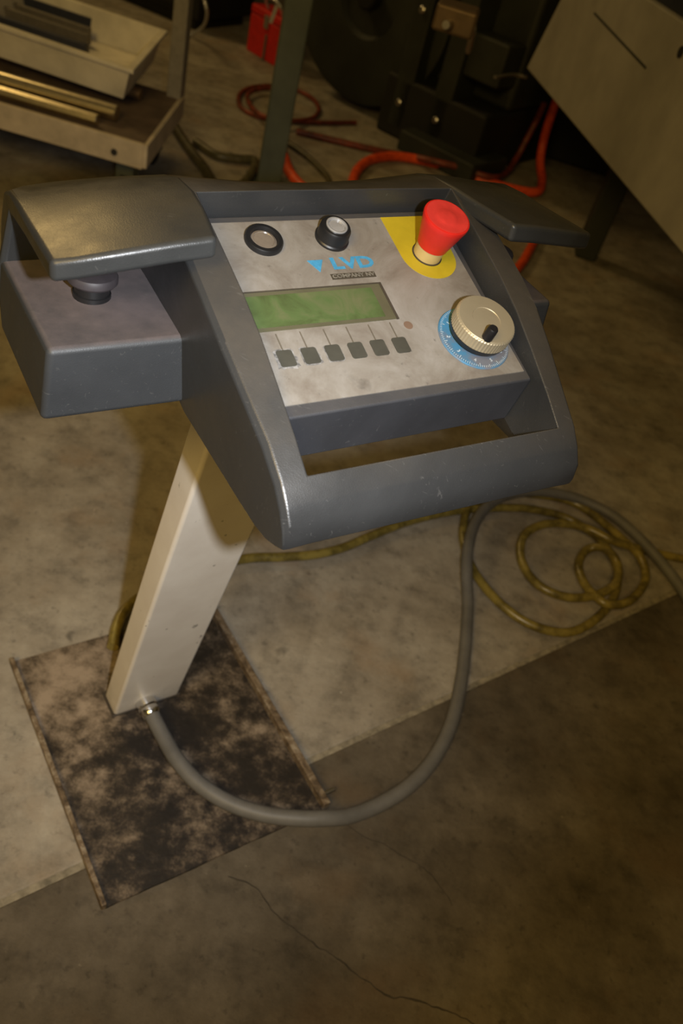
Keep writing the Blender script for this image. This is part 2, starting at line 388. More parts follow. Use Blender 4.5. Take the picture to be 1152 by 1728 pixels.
# --- housing: a tray-like ring with hand rest, built as one shell
T = [(-.2262, -.049), (-.2245, -.037), (-.219, -.0265), (-.208, -.0180), (-.1925, -.0100), (-.165, -.0025), (-.125, .006), (-.09, .0125), (-.055, .0155),
     (-.01, .0165), (.046, .0165), (.075, .004), (.098, -.013), (.116, -.033), (.127, -.057), (.130, -.100)]
def interp(x, tab):
    if x <= tab[0][0]: return tab[0][1]
    for (a, b), (c, d) in zip(tab[:-1], tab[1:]):
        if x <= c: return b + (d - b) * (x - a) / (c - a)
    return tab[-1][1]
UO = [(-.2262, .1320), (-.2245, .1340), (-.219, .1352), (-.19, .1358), (-.162, .137), (-.133, .1404), (-.092, .1442), (-.055, .1455), (.13, .1455)]
UI = [(-.1925, .1128), (-.125, .1142), (-.055, .1155), (.046, .1180)]
WB = [(-.2262, -.049), (-.203, -.0700), (-.0435, -.128), (.13, -.135)]
def housing():
    V, F = [], []; idx = {}
    def vert(key, p):
        if key not in idx: idx[key] = len(V); V.append(p)
        return idx[key]
    n = len(T); HF, HB = 4, 10                     # the opening runs from station HF to HB
    def cols(i):
        v_ = T[i][0]; uo = interp(v_, UO); ui = interp(v_, UI)
        return [-uo, -uo + 0.004, -ui, -.06, 0, .06, ui, uo - 0.004, uo]
    def top(i, c):
        u = cols(i)[c]; v_, w_ = T[i]; 
        if i > HB: v_ -= 0.011 * (1 - min(1, abs(u) / 0.115) ** 2)
        k = max(0, (abs(u) - 0.114) / 0.027)
        dw = -0.0035 * min(1, k) if c not in (0, 8) else -0.0075
        if i == 0 and c in (0, 8): dw = -0.001
        return vert(('t', i, c), (u, v_, w_ + dw))
    def bot(i, c):
        u = cols(i)[c]; v_ = T[i][0]
        if i == 0: return top(0, c)
        wb = interp(v_, WB)
        if HF < i < HB and c in (2, 6): wb = -0.060
        if c in (0, 8): u = math.copysign(min(abs(u), .1362), u)
        if c in (1, 7): u = math.copysign(min(abs(u), .1330), u)
        return vert(('b', i, c), (u, v_, wb))
    for i in range(n - 1):
        for c in range(8):
            hole = HF <= i < HB and 2 <= c < 6
            if hole: continue
            F.append((top(i, c), top(i, c + 1), top(i + 1, c + 1), top(i + 1, c)))
            q = (bot(i, c), bot(i + 1, c), bot(i + 1, c + 1), bot(i, c + 1))
            q = tuple(dict.fromkeys(q))
            if len(q) > 2 and not (i == 0 and len(q) < 3): F.append(q)
        for c in (0, 8):
            q = tuple(dict.fromkeys((top(i, c), top(i + 1, c), bot(i + 1, c), bot(i, c))))
            F.append(q)
    for c in range(8): F.append((top(n - 1, c), top(n - 1, c + 1), bot(n - 1, c + 1), bot(n - 1, c)))
    for c in range(2, 6):
        for i in (HF, HB): F.append((top(i, c), top(i, c + 1), bot(i, c + 1), bot(i, c)))
    for i in range(HF, HB):
        for c in (2, 6): F.append((top(i, c), top(i + 1, c), bot(i + 1, c), bot(i, c)))
    return mk('housing', V, F, M['body'], ped, bevel=0.0025, seg=3, fr=P, sharp=30)
housing()
# control box filling the recess
cb = mk('control_box', [(-.1130, -.1475, -.0085), (.1125, -.1455, -.0085), (.117, .0455, -.0085), (-.117, .0455, -.0085),
                        (-.1130, -.152, -.058), (.1125, -.150, -.058), (.117, .0455, -.118), (-.117, .0455, -.118)],
        [(0, 1, 2, 3), (7, 6, 5, 4), (0, 4, 5, 1), (1, 5, 6, 2), (2, 6, 7, 3), (3, 7, 4, 0)], M['recess'], ped, bevel=0.0022, fr=P)
fpn = mk('faceplate', boxv(-.1125, .1085, -.1372, .0380, -.0088, -.0076), BF, M['face'], ped, fr=P, smooth=False)
PW = -.0076

# --- side boxes, hand guards, palm buttons
TOPW = lambda v_: -.0585 - .3175 * (v_ + .029)
for s in (-1, 1):
    mk('side_box', [(s * u, v_, w_) for u, v_, w_ in ((.250, -.0487, -.119), (.132, -.0487, -.119), (.132, .088, -.170), (.250, .088, -.170),
                                                    (.2425, -.029, TOPW(-.029)), (.132, -.029, TOPW(-.029)), (.132, .118, TOPW(.118)), (.2475, .118, TOPW(.118)))],
       BF, M['box'], ped, bevel=0.006, seg=4, fr=P)
    ST = [
     [(.1315, -.0265, .0425), (.1225, .018, .0270), (.119, .047, .0170), (.118, .075, .0042), (.118, .098, -.0128), (.118, .116, -.033), (.118, .127, -.057), (.118, .130, -.10), (.118, .12, -.145)],
     [(.160, -.0265, .0390), (.160, .018, .0235), (.160, .047, .0120), (.160, .085, -.007), (.160, .113, -.028), (.160, .133, -.051), (.160, .142, -.075), (.160, .143, -.11), (.160, .13, -.15)],
     [(.200, -.0252, .0315), (.200, .018, .0155), (.200, .047, .0040), (.200, .088, -.017), (.200, .125, -.043), (.200, .148, -.067), (.200, .155, -.090), (.200, .152, -.12), (.200, .135, -.16)],
     [(.226, -.0238, .0258), (.226, .018, .0090), (.226, .045, -.0025), (.226, .083, -.0200), (.226, .118, -.041), (.226, .137, -.062), (.226, .143, -.085), (.226, .140, -.12), (.226, .12, -.165)],
     [(.2415, -.0195, .0205), (.2415, .018, .0045), (.2415, .045, -.0065), (.2415, .072, -.0160), (.2415, .098, -.0275), (.2410, .117, -.0440), (.2412, .123, -.070), (.2430, .117, -.10), (.2490, .092, -.168)]]
    V, F = [], []
    for st in ST:
        st = list(st); u0, vf, wf = st[0]; ub = st[-1][0]
        tw = interp(.092, [(a[1], a[2]) for a in st[:6]])
        prof = st + [(ub, .098, -.125), (st[3][0], .0945, tw - .022), (st[2][0], .045, st[2][2] - .0165), (u0, vf - .006, wf - .0145)]
        V += [(s * a, b, c) for a, b, c in prof]
    m = 13
    for i in range(4):
        for k in range(m): F.append((i * m + k, i * m + (k + 1) % m, (i + 1) * m + (k + 1) % m, (i + 1) * m + k))
    F.append(tuple(range(m))); F.append(tuple(4 * m + k for k in range(m)))
    mk('hand_guard', V, F, M['guard'], ped, bevel=0.0048, seg=4, fr=P, sharp=30)
    # palm button, standing on the level top of the side box
    bu = -.191 if s < 0 else .212
    base = P(bu, .0385, TOPW(.0385))
    pbf = frame(base, PYAW, S)
    v, f = lathe([(.0150, -.002), (.0150, .0035), (.0138, .004), (.0138, .0125), (.012, .013)], 36)
    pb = mk('palm_button', [tuple(pbf(*q)) for q in v], f, M['black'], ped)
    v, f = lathe([(.012, .012), (.0185, .0125), (.0200, .0145), (.0200, .0185), (.0188, .0205), (.012, .0222), (.004, .0228)], 36)
    mk('button_cap', [tuple(pbf(*q)) for q in v], f, M['black_cap'], pb)

# --- items on the face plate
def pbox(name, u0, u1, v0, v1, h, mat, par, z=0.0, bevel=0.0, **k):
    return mk(name, boxv(u0, u1, v0, v1, PW + z - (.0002 if not z else 0), PW + z + h), BF, mat, par, bevel=bevel, fr=P, smooth=bool(bevel), **k)
disp = pbox('display', -.1110, .0160, -.0718, -.0342, .0006, M['window'], ped)
pbox('screen', -.1070, .0060, -.0685, -.0385, .0003, M['screen'], disp, z=.0006)
pbox('window_edge', .0150, .0172, -.0722, -.0338, .0010, M['nameplate'], disp)
pbox('window_edge', -.1110, .0150, -.0350, -.0338, .0010, M['nameplate'], disp)
for k in range(6):
    cu = -.0925 + .0199 * k; hw, hh = .0064, .0074
    pts = []
    for sxx, syy in ((-1, -1), (1, -1), (1, 1), (-1, 1)):
        for a in range(4):
            th = {(-1, -1): pi, (1, -1): 1.5 * pi, (1, 1): 0, (-1, 1): .5 * pi}[(sxx, syy)] + a * pi / 6
            pts.append((cu + sxx * (hw - .002) + .002 * cos(th), -.0975 + syy * (hh - .002) + .002 * sin(th)))
    n = len(pts)
    kk = mk('key', [(a, b, PW - .0002) for a, b in pts] + [(a, b, PW + .0008) for a, b in pts],
            [tuple(range(n))[::-1], tuple(range(n, 2 * n))] + [(i, (i + 1) % n, n + (i + 1) % n, n + i) for i in range(n)], M['key'], ped, fr=P, smooth=False)
    if k < 3:
        amp = (.0040, .0028, .0016)[k]
        ring = []
        for i in range(60):
            q = pts[int(i * n / 60) % n]; q2 = pts[(int(i * n / 60) + 1) % n]; t = (i * n / 60) % 1
            x, y = q[0] + (q2[0] - q[0]) * t, q[1] + (q2[1] - q[1]) * t
            g = amp * (0.25 + 1.3 * abs(noise.noise(Vector((x * 400, y * 400, k * 5.0)))))
            if k and y > -.0975 and x > cu: g *= .2
            d = Vector((x - cu, y + .0975)); d.normalize(); ring.append((x + d.x * g, y + d.y * g))
        m = 60
        mk('worn_rim', [(a, b, PW - .0002) for a, b in ring] + [(a, b, PW + .0003) for a, b in ring],
           [tuple(range(m))[::-1], tuple(range(m, 2 * m))] + [(i, (i + 1) % m, m + (i + 1) % m, m + i) for i in range(m)], M['keyworn'], kk, fr=P, smooth=False)
    pbox('pointer_line', cu - .0004, cu + .0006, -.0905, -.0745, .0003, M['keyline'], ped)
def text(name, body, u, v_, size, mat, par, z=.0003, rot=0.0, sx_=1.0, bold=0.0):
    c = bpy.data.curves.new(name, 'FONT'); c.body = body; c.size = size * 100; c.extrude = .01; c.offset = bold * 100; c.resolution_u = 3
    c.align_x = 'CENTER'; c.align_y = 'CENTER'
    t = bpy.data.objects.new(name, c); COL.objects.link(t)
    dg = bpy.context.evaluated_depsgraph_get(); me = bpy.data.meshes.new_from_object(t.evaluated_get(dg))
    V = []; ca, sa_ = cos(rot), sin(rot)
    for q in me.vertices:
        x, y, zz = q.co.x / 100 * sx_, q.co.y / 100, q.co.z / 100
        V.append((u + x * ca - y * sa_, v_ + x * sa_ + y * ca, PW + z + zz))
    F = [tuple(p_.vertices) for p_ in me.polygons]
    bpy.data.objects.remove(t); bpy.data.curves.remove(c); bpy.data.meshes.remove(me)
    return mk(name, V, F, mat, par, fr=P, smooth=False)
text('logo_lettering', 'LVD', .0012, -.0113, .0165, M['blue'], fpn, sx_=1.32, bold=.0006)
mk('logo_mark', [(-.0385, -.0060, PW), (-.0245, -.0060, PW), (-.0315, -.0185, PW), (-.0385, -.0060, PW + .0004), (-.0245, -.0060, PW + .0004), (-.0315, -.0185, PW + .0004)],
   [(0, 2, 1), (3, 4, 5), (0, 1, 4, 3), (1, 2, 5, 4), (2, 0, 3, 5)], M['blue'], fpn, fr=P, smooth=False)
npn = pbox('name_strip', -.0240, .0168, -.0272, -.0214, .0003, M['nameplate'], fpn)
text('strip_lettering', 'COMPANY NV', -.0036, -.0243, .0052, M['namelit'], npn, z=.0005, sx_=1.15, bold=.0001)
# rubbed brown spot beside the display
v, f = lathe([(.0040, PW - .0001), (.0040, PW + .0002)], 20, .0228, -.0790); mk('glue_spot', v, f, simple('brown_glue', (0.20, 0.13, 0.09), 0.6), fpn, fr=P, smooth=False)

def plath(name, prof, cu, cv, mat, par, n=48, **k):
    v, f = lathe([(r, PW + z) for r, z in prof], n, cu, cv); return mk(name, v, f, mat, par, fr=P, **k)
# indicator with flat black bezel
b1 = plath('indicator_light', [(.0150, -.0004), (.0158, .0006), (.0158, .0032), (.0148, .0048), (.0118, .0050), (.0110, .0030), (.0108, .0012)], -.0682, .0163, M['black'], ped)
plath('indicator_lens', [(.0108, .0008), (.0106, .0018), (.0085, .0026), (.0080, .0020), (.0045, .0022)], -.0682, .0163, M['lens'], b1)
# taller push button with silver ring
b2 = plath('push_button', [(.0145, -.0004), (.0145, .0020), (.0135, .0030), (.0130, .0118), (.0118, .0138), (.0092, .0140), (.0090, .0120)], -.0067, .0163, M['black'], ped)
plath('silver_ring', [(.0091, .0110), (.0091, .0148), (.0084, .0152), (.0074, .0150), (.0070, .0130)], -.0067, .0163, M['silver'], b2)
plath('button_lens', [(.0070, .0110), (.0068, .0134), (.0040, .0138)], -.0067, .0163, M['lens2'], b2)
# emergency stop
EC = (.0768, -.0068)
ring = [(.0505, .0378), (.1075, .0378), (.1060, .0200), (.1042, -.0068)] + [(.0775 + .0266 * cos(-pi * i / 24), -.0075 + .0266 * sin(-pi * i / 24)) for i in range(1, 24)] + [(.0508, -.0070)]
n = len(ring)
es = plath('emergency_stop', [(.0132, -.0004), (.0132, .0004), (.0126, .0008), (.0126, .018), (.0120, .020)], *EC, M['tan'], ped)
mk('yellow_label', [(a, b, PW - .0002) for a, b in ring] + [(a, b, PW + .0004) for a, b in ring],
   [tuple(range(n))[::-1], tuple(range(n, 2 * n))] + [(i, (i + 1) % n, n + (i + 1) % n, n + i) for i in range(n)], M['yellow'], es, fr=P, smooth=False)
plath('collar_ring', [(.0126, .0003), (.0137, .0004), (.0137, .0010), (.0126, .0012)], *EC, M['darkring'], es, )
hd = plath('mushroom_head', [(.0110, .0120), (.0138, .0125), (.0142, .0150), (.0168, .0250), (.0196, .0368), (.0204, .0400), (.0201, .0418), (.0190, .0424), (.0155, .0416)], *EC, M['red'], es, sharp=50)
plath('head_disc', [(.0190, .0412), (.0186, .0424), (.0150, .0422), (.0100, .0418), (.0092, .0421), (.0050, .0423)], *EC, M['redtop'], hd)
# handwheel with dial
HC2 = (.0768, -.0993)
hw_ = plath('handwheel', [(.0060, .0050), (.0225, .0060), (.0240, .0068), (.0258, .0120)] , *HC2, M['black'], ped)
dl = plath('dial_disc', [(.0316, -.0004), (.0318, .0006), (.0312, .0016), (.0050, .0016)], *HC2, M['dial'], hw_, n=64)
plath('neck', [(.0150, .0010), (.0150, .0080)], *HC2, M['black'], hw_)
# knurled rim
V, F = [], []; nk = 120
prof = [(.0252, .0118), (.0258, .0126), (.0258, .0222), (.0248, .0234)]
for r, z in prof:
    for i in range(nk):
        a = 2 * pi * i / nk; rr = r - (.00035 if (i % 2 and r > .0255) else 0); V.append((HC2[0] + rr * cos(a), HC2[1] + rr * sin(a), PW + z))
for k in range(3):
    for i in range(nk): F.append((k * nk + i, k * nk + (i + 1) % nk, (k + 1) * nk + (i + 1) % nk, (k + 1) * nk + i))
F.append(tuple(range(nk))[::-1]); F.append(tuple(3 * nk + i for i in range(nk)))
mk('wheel_rim', V, F, M['brass'], hw_, fr=P, smooth=False)
plath('wheel_face', [(.0246, .0230), (.0240, .0238), (.0125, .0238), (.0116, .0229), (.0040, .0222)], *HC2, M['brass'], hw_, n=72)
v, f = lathe([(.0046, PW + .0228), (.0043, PW + .0340), (.0036, PW + .0352)], 24, .0672, -.1172); mk('crank_knob', v, f, M['black'], hw_, fr=P)
V, F = [], []
for i in range(100):
    a = 2 * pi * i / 100; r0 = .0268 if i % 10 == 0 else (.0278 if i % 5 == 0 else .0288); b = len(V)
    for r in (r0, .0306):
        for d in (-.00022, .00022): V.append((HC2[0] + r * cos(a) - d * sin(a), HC2[1] + r * sin(a) + d * cos(a), PW + .0018))
    F.append((b, b + 1, b + 3, b + 2))
mk('graduation_marks', V, F, M['tick'], hw_, fr=P, smooth=False)
for i in range(10):
    a = pi + .35 + 2 * pi * i / 10
    text('numeral', str((i + 3) % 10), HC2[0] + .0245 * cos(a + .13), HC2[1] + .0245 * sin(a + .13), .0045, M['tick'], hw_, z=.0018, rot=a + pi / 2)

# cable gland at the foot of the post
g0 = fl(246, 1186, 0.034); gdir = (fl(285, 1262, 0.022) - g0).normalized()
def along(prof, o, d, n=28):
    up = Vector((0, 0, 1)); a = (up - d * up.dot(d)).normalized(); b = d.cross(a); V, F = lathe(prof, n)
    return [tuple(o + a * x + b * y + d * z) for x, y, z in V], F
v, f = along([(.0165, -.030), (.0165, -.008)], g0, gdir); gl = mk('cable_gland', v, f, M['redtop'], ped)
v, f = along([(.0150, -.010), (.0185, -.007), (.0195, .002), (.0195, .010), (.0170, .013), (.0178, .018), (.0178, .026), (.0150, .030)], g0, gdir, 16); mk('gland_nut', v, f, M['chrome'], gl)

# ---------------------------------------------------------------- cables and hoses on the floor
CRD = 0.0145
cp = [g0 + gdir * .018, fl(278, 1248, .026), fl(300, 1284, .026), fl(335, 1322, .024), fl(385, 1354, .022), fl(445, 1374, .024), fl(505, 1381, .030), fl(545, 1381, .030), fl(590, 1377, .020), fl(645, 1355, CRD), fl(695, 1322, CRD), fl(735, 1275, CRD),
      fl(762, 1218, CRD), fl(777, 1155, CRD), fl(785, 1090, CRD), fl(789, 1020, .017), fl(787, 965, .045), fl(790, 922, .06), fl(803, 880, .05), fl(830, 848, .045), fl(870, 832, .045), fl(920, 830, .05), fl(975, 842, .05), fl(1030, 868, .05),
      fl(1078, 908, .045), fl(1120, 955, .03), fl(1152, 998, .018), fl(1180, 1050, CRD), fl(1230, 1150, CRD)]
tag(tube('power_cable', cp, CRD, M['cable'], n=18), 'thick grey rubber cable curving from the foot of the cream post', 'cable')
YR = 0.0115
yp = [(190, 1092), (197, 1058), (212, 1028), (250, 1000), (325, 964), (413, 943), (475, 940), (530, 936), (580, 924), (625, 905), (690, 880), (770, 862), (850, 857), (900, 860), (955, 874), (1005, 905), (1032, 938), (1042, 975), (1033, 1012), (1005, 1045), (965, 1066),
      (925, 1064), (880, 1046), (835, 1010), (800, 965), (784, 925), (781, 890), (795, 853), (845, 832), (901, 834), (962, 846), (1005, 872), (1044, 905), (1080, 941), (1088, 980), (1062, 1014), (1026, 1020), (1000, 1002), (983, 980),
      (976, 952), (990, 928), (1018, 925), (1040, 948), (1040, 982), (1012, 1002), (969, 1009), (926, 998), (894, 973), (878, 937), (886, 902), (925, 884), (985, 890), (1040, 915), (1095, 930), (1152, 943), (1250, 960)]
yz = []
for i, q in enumerate(yp):
    yz.append(YR + (0.010 if i < 3 else 0.0 if i < 23 else 0.004 if i < 28 else .024 if i < 41 else .046 if i < 44 else .024 if i < 49 else .034 if i < 53 else YR * .2))
tag(tube('yellow_hose', [fl(x, y, z) for (x, y), z in zip(yp, yz)], YR, M['yhose'], n=14), 'grimy yellow hose lying in loose coils behind the console', 'hose')
def hose(name, pts, r, mat, label, z=None):
    tag(tube(name, [fl(p[0], p[1], p[2] if len(p) > 2 else r) for p in pts], r, mat, n=12), label, 'hose')
hose('orange_hose', [(462, 205, .012), (470, 240), (480, 268), (492, 296), (520, 322), (560, 330), (590, 315), (602, 288), (625, 270), (665, 264), (710, 270), (755, 282), (800, 300), (860, 318), (905, 324), (914, 305, .03), (911, 275, .08), (916, 240, .17), (926, 205, .28), (940, 165, .40)], .023, M['ohose'],
     'thick bright orange hose arching over the floor behind the console')
hose('red_hose', [(500, 222, .012), (560, 236), (620, 250), (680, 262), (730, 272, .05), (780, 284, .055), (830, 300, .05), (853, 292, .03), (872, 265, .08), (888, 235, .17), (904, 205, .26), (918, 175, .36)], .016, M['rhose'],
     'thinner dull red hose running under the dark machine')
hose('coiled_hose', [(600, 207), (540, 207), (490, 204), (440, 198), (408, 182), (403, 162), (420, 149), (455, 145), (495, 150), (525, 165), (538, 184), (525, 200), (485, 204, .04), (445, 196, .04), (424, 180, .03), (418, 160, .03), (440, 150, .03), (480, 150, .035)], .012, M['rhose'],
     'dull red hose coiled on the floor behind the green-grey post')
hose('dark_hose', [(480, 238), (515, 262), (540, 285), (555, 305), (560, 340)], .014, M['khose'], 'dark thin hose on the floor right of the green-grey post')
hose('grey_hose', [(330, 240), (365, 262), (400, 268), (430, 272), (420, 300), (395, 320)], .02, M['khose'], 'dark grey hose lying between the trolley and the green-grey post')
hose('orange_hose', [(917, 360), (905, 395), (893, 422), (870, 455), (820, 480)], .020, M['ohose'], 'short stretch of orange hose showing beneath the right hand guard')

# ---------------------------------------------------------------- trolley, top left
tz = .27
tc = fl(243, 243, tz)
tf = frame((tc.x, tc.y, 0), radians(2))
tr = thing('platform_trolley', tc - Vector((.6, -.3, tc.z)), 'low platform trolley with pale edge, carrying a cream tray', 'trolley')
tz0 = tz - .08
mk('deck', [tuple(tf(*v)) for v in ((-1.3, 0, tz0), (0, 0, tz0), (-.06, .62, tz0), (-1.36, .62, tz0), (-1.3, 0, tz), (0, 0, tz), (-.06, .62, tz), (-1.36, .62, tz))], BF, M['wood'], tr, bevel=.004)
dk = mk('edge_board', [tuple(tf(*v)) for v in boxv(-1.3, .004, -.022, 0, tz0 - .006, tz + .003)], BF, M['woodedge'], tr, bevel=.004)
for x in (-.1, -.62):
    mk('screw', *along([(.012, 0), (.012, .004)], tf(x, -.022, tz - .05), tf(0, -1, 0) - tf(0, 0, 0), 10), M['rubber'], dk)
mk('edge_board', [tuple(tf(*v)) for v in ((.004, -.022, tz0), (.02, -.018, tz0), (-.04, .62, tz0), (-.06, .62, tz0), (.004, -.022, tz + .003), (.02, -.018, tz + .003), (-.04, .62, tz + .003), (-.06, .62, tz + .003))], BF, M['woodedge'], tr, bevel=.003)
hp = tf(-.075, .6, 0)
mk('handle_post', [tuple(Vector((hp.x, hp.y, 0)) + Vector(v)) for v in boxv(-.03, .03, -.03, .03, tz - .04, 1.5)], BF, simple('pale_grey_tube', (0.27, 0.25, 0.21), 0.5), tr, bevel=.006)
for x, y in ((-.09, .10), (-1.2, .10), (-.13, .52), (-1.25, .52)):
    cc = tf(x, y, 0)
    mk('caster_fork', [tuple(Vector((cc.x, cc.y, 0)) + Vector(v)) for v in boxv(-.035, .035, -.03, .03, .06, tz0)], BF, M['pole'], tr, bevel=.005)
    v, f = along([(.05, -.018), (.058, -.012), (.058, .012), (.05, .018)], Vector((cc.x, cc.y, .058)), Vector((1, 0, 0)), 24)
    mk('caster_wheel', v, f, M['rubber'], tr)
# bars on the deck
def bar(name, a, b, r, mat, label, n=6):
    a, b = Vector(a), Vector(b); v, f = along([(r * .9, 0), (r, .003), (r, (b - a).length - .003), (r * .9, (b - a).length)], a, (b - a).normalized(), n)
    o = mk(name, v, f, mat, None, sharp=30); return tag(o, label, 'metal bar')
def tp(x, y, z): return fl(x, y, z)
tdx = (tf(1, 0, 0) - tf(0, 0, 0))
def dbar(q, r, ln, mat, label, n): e = fl(q[0], q[1], tz + r + .002); bar('metal_bar', e - tdx * ln, e, r, mat, label, n)
dbar((165, 203), .021, 1.05, M['bar'], 'bright polished metal bar nearest the front edge of the trolley', 8)
dbar((168, 183), .017, 1.05, M['bronze'], 'brown metal bar behind the bright polished one on the trolley', 6)
dbar((198, 192), .028, 1.05, M['bar'], 'round polished bar poking out from under the cream tray', 20)
dbar((238, 160), .022, 1.05, M['bronze'], 'brown round bar under the far side of the cream tray', 20)
# tray
trz0, trz1 = tz + .045, tz + .17
c_nr, c_fr, c_fl_ = fl(225, 119, trz1), fl(283, 52, trz1), fl(118, -2, trz1)
c_nl = fl(0, 43, trz1) ; c_nl = c_nr + (c_nl - c_nr) * 1.3
c_fl_ = c_fr + (c_nl - c_nr)
cen = (c_nr + c_fr + c_fl_ + c_nl) / 4
def ins(p, k, z): q = cen + (p - cen) * k; return Vector((q.x, q.y, z))
cs = [c_nl, c_nr, c_fr, c_fl_]
def shrink(p, d, z):
    dx = (c_nr - c_nl).normalized(); dy = (c_fr - c_nr).normalized(); q = Vector((p.x, p.y, z))
    sgx = 1 if (p - cen).dot(dx) > 0 else -1; sgy = 1 if (p - cen).dot(dy) > 0 else -1
    return q - dx * d * sgx - dy * d * sgy
V = []
for d, z in ((0.0, trz1), (0.0, trz1 - .014), (.018, trz1 - .014), (.045, trz0), (.056, trz0 + .012), (.028, trz1)):
    V += [tuple(shrink(p, d, z)) for p in cs]
F = [(k * 4 + i, k * 4 + (i + 1) % 4, ((k + 1) % 6) * 4 + (i + 1) % 4, ((k + 1) % 6) * 4 + i) for k in range(6) if k != 3 for i in range(4)]
F += [(12, 13, 14, 15), (16, 17, 18, 19)]
ty = mk('tray', V, F, M['tray'], None, bevel=.003, smooth=True, origin=(cen.x, cen.y, trz0)); tag(ty, 'cream tray with a turned-out rim sitting on the trolley', 'tray')
# dark bars stacked inside the tray
dxv = (c_nr - c_nl).normalized()
e1 = [(155, 36), (152, 50), (149, 64), (146, 78)]
labs = ['dark flat steel bar in the cream tray, farthest of its stack', 'dark flat steel bar in the tray, second from the far side', 'grey flat steel bar in the tray, third from the far side', 'blue-black flat steel bar in the tray, nearest the front rim']
for i, q in enumerate(e1):
    a = fl(q[0], q[1], trz0 + .075); dirn = dxv; side = Vector((-dirn.y, dirn.x, 0)) * .012
    b = a - dirn * .40
    V = [tuple(p + s_ * side + Vector((0, 0, z))) for z in (-.058, 0.012 - .006 * (i % 2)) for p, s_ in ((b, -1), (a, -1), (a, 1), (b, 1))]
    tag(mk('flat_bar', V, BF, M['book'] if i in (0, 3) else M['page'], None, bevel=.002), labs[i], 'metal bar', 'flat bars in the cream tray')

# ---------------------------------------------------------------- post, red case, machines at the back
pb_ = fl(452, 312)
po = thing('steel_post', pb_, 'tall green-grey square steel post standing behind the console', 'post')
mk('post_tube', [tuple(pb_ + Vector(v)) for v in [tuple(Matrix.Rotation(.25, 3, 'Z') @ Vector(q)) for q in boxv(-.052, .052, -.052, .052, .008, 2.6)]], BF, M['pole'], po, bevel=.008)
mk('foot_plate', [tuple(pb_ + Vector(v)) for v in [tuple(Matrix.Rotation(.25, 3, 'Z') @ Vector(q)) for q in boxv(-.1, .1, -.1, .1, 0, .010)]], BF, M['pole'], po, bevel=.002)
# red case
rc = fl(442, 100)
rf = frame((rc.x, rc.y, 0), radians(-38))
rd = thing('red_case', rc, 'small red metal case on the floor behind the tall steel post', 'case')
mk('case_body', [tuple(rf(*v)) for v in boxv(-.17, .17, 0, .16, .0, .21)], BF, M['red'], rd, bevel=.008)
mk('case_lid', [tuple(rf(*v)) for v in boxv(-.172, .172, -.003, .163, .212, .26)], BF, M['red'], rd, bevel=.012)
mk('latch', [tuple(rf(*v)) for v in boxv(-.02, .02, -.012, 0, .17, .24)], BF, M['steel'], rd, bevel=.002)
mk('corner_strip', [tuple(rf(*v)) for v in boxv(.005, .02, -.008, 0, .0, .14)], BF, M['page'], rd, bevel=.001)
tube('handle', [rf(-.07, .05, .255), rf(-.07, .02, .31), rf(0, .01, .33), rf(.07, .02, .31), rf(.07, .05, .255)], .009, M['silver'], rd)
tag(mk('white_tag', [tuple(v) for v in (fl(453, 38, .30), fl(459, 40, .30), fl(470, 10, .40), fl(464, 8, .40), fl(453, 38, .306), fl(459, 40, .306), fl(470, 10, .406), fl(464, 8, .406))], BF, simple('white_card', (0.7, 0.66, 0.6), 0.6), rd, smooth=False), None)

# dark machine: base, column, flywheel guard, bolts
A0 = fl(560, 182); A1 = fl(715, 262)
md = (A1 - A0).normalized(); myaw = math.atan2(md.y, md.x)
mf = frame((A0.x, A0.y, 0), myaw)
ml = (A1 - A0).length
dm = thing('dark_machine', A0 + md * .8 + Vector((-md.y, md.x, 0)) * .5, 'large dark green machine filling the background behind the orange hoses', 'machine')
mk('machine_base', [tuple(mf(*v)) for v in boxv(.30, .95, .02, 1.0, 0, .30)], BF, M['machine2'], dm, bevel=.02)
mk('base_shoe', [tuple(mf(*v)) for v in boxv(ml - .12, ml + .36, -.10, .25, 0, .10)], BF, M['machine'], dm, bevel=.01)
mk('machine_frame', [tuple(mf(*v)) for v in boxv(-.25, .95, .22, 1.1, .30, 2.4)], BF, M['machine'], dm, bevel=.03)
for x in (ml - .25, ml + .0):
    c_ = mk('upright_column', [tuple(mf(*v)) for v in boxv(x - .055, x + .055, .02, .24, .05, 2.3)], BF, M['machine'], dm, bevel=.012)
    for z in (.18, .62, 1.0):
        v, f = along([(.018, 0), (.018, .012), (.012, .016)], mf(x, .02, z), mf(0, -1, 0) - mf(0, 0, 0), 8); mk('bolt', v, f, M['steel'], c_)
v, f = along([(.50, 0), (.52, -.02), (.52, -.11), (.46, -.13), (.20, -.13), (.18, -.10), (.05, -.10)], mf(.02, .23, .56), mf(0, 1, 0) - mf(0, 0, 0), 48)
mk('flywheel_guard', v, f, M['machine'], dm)
v, f = along([(.06, -.10), (.06, -.16), (.05, -.17)], mf(.02, .23, .56), mf(0, 1, 0) - mf(0, 0, 0), 24); mk('hub', v, f, M['machine2'], dm)
mk('rear_body', boxv(.30, 2.9, 4.85, 6.0, .46, 2.4), BF, M['machine2'], dm, bevel=.03)
mk('rear_plinth', boxv(.40, 2.9, 5.25, 6.0, 0, .46), BF, M['machine2'], dm, bevel=.02)
mk('cross_beam', [tuple(mf(*v)) for v in boxv(ml + .055, .94, .04, .22, .42, .62)], BF, M['machine'], dm, bevel=.015)
tube('lever', [fl(752, 42, .95), fl(790, 38, .93), fl(797, 50, .90), fl(790, 86, .78)], .011, M['steel'], dm)
tube('air_pipe', [fl(835, 130, .60), fl(865, 126, .60), fl(888, 130, .60)], .007, M['steel'], dm)
mk('lever_bracket', [tuple(fl(770, 25, .97) + Vector(v)) for v in boxv(-.06, .06, -.02, .1, -.05, .02)], BF, simple('dull_bronze', (0.16, 0.11, 0.07), 0.5, 0.5), dm, bevel=.01)

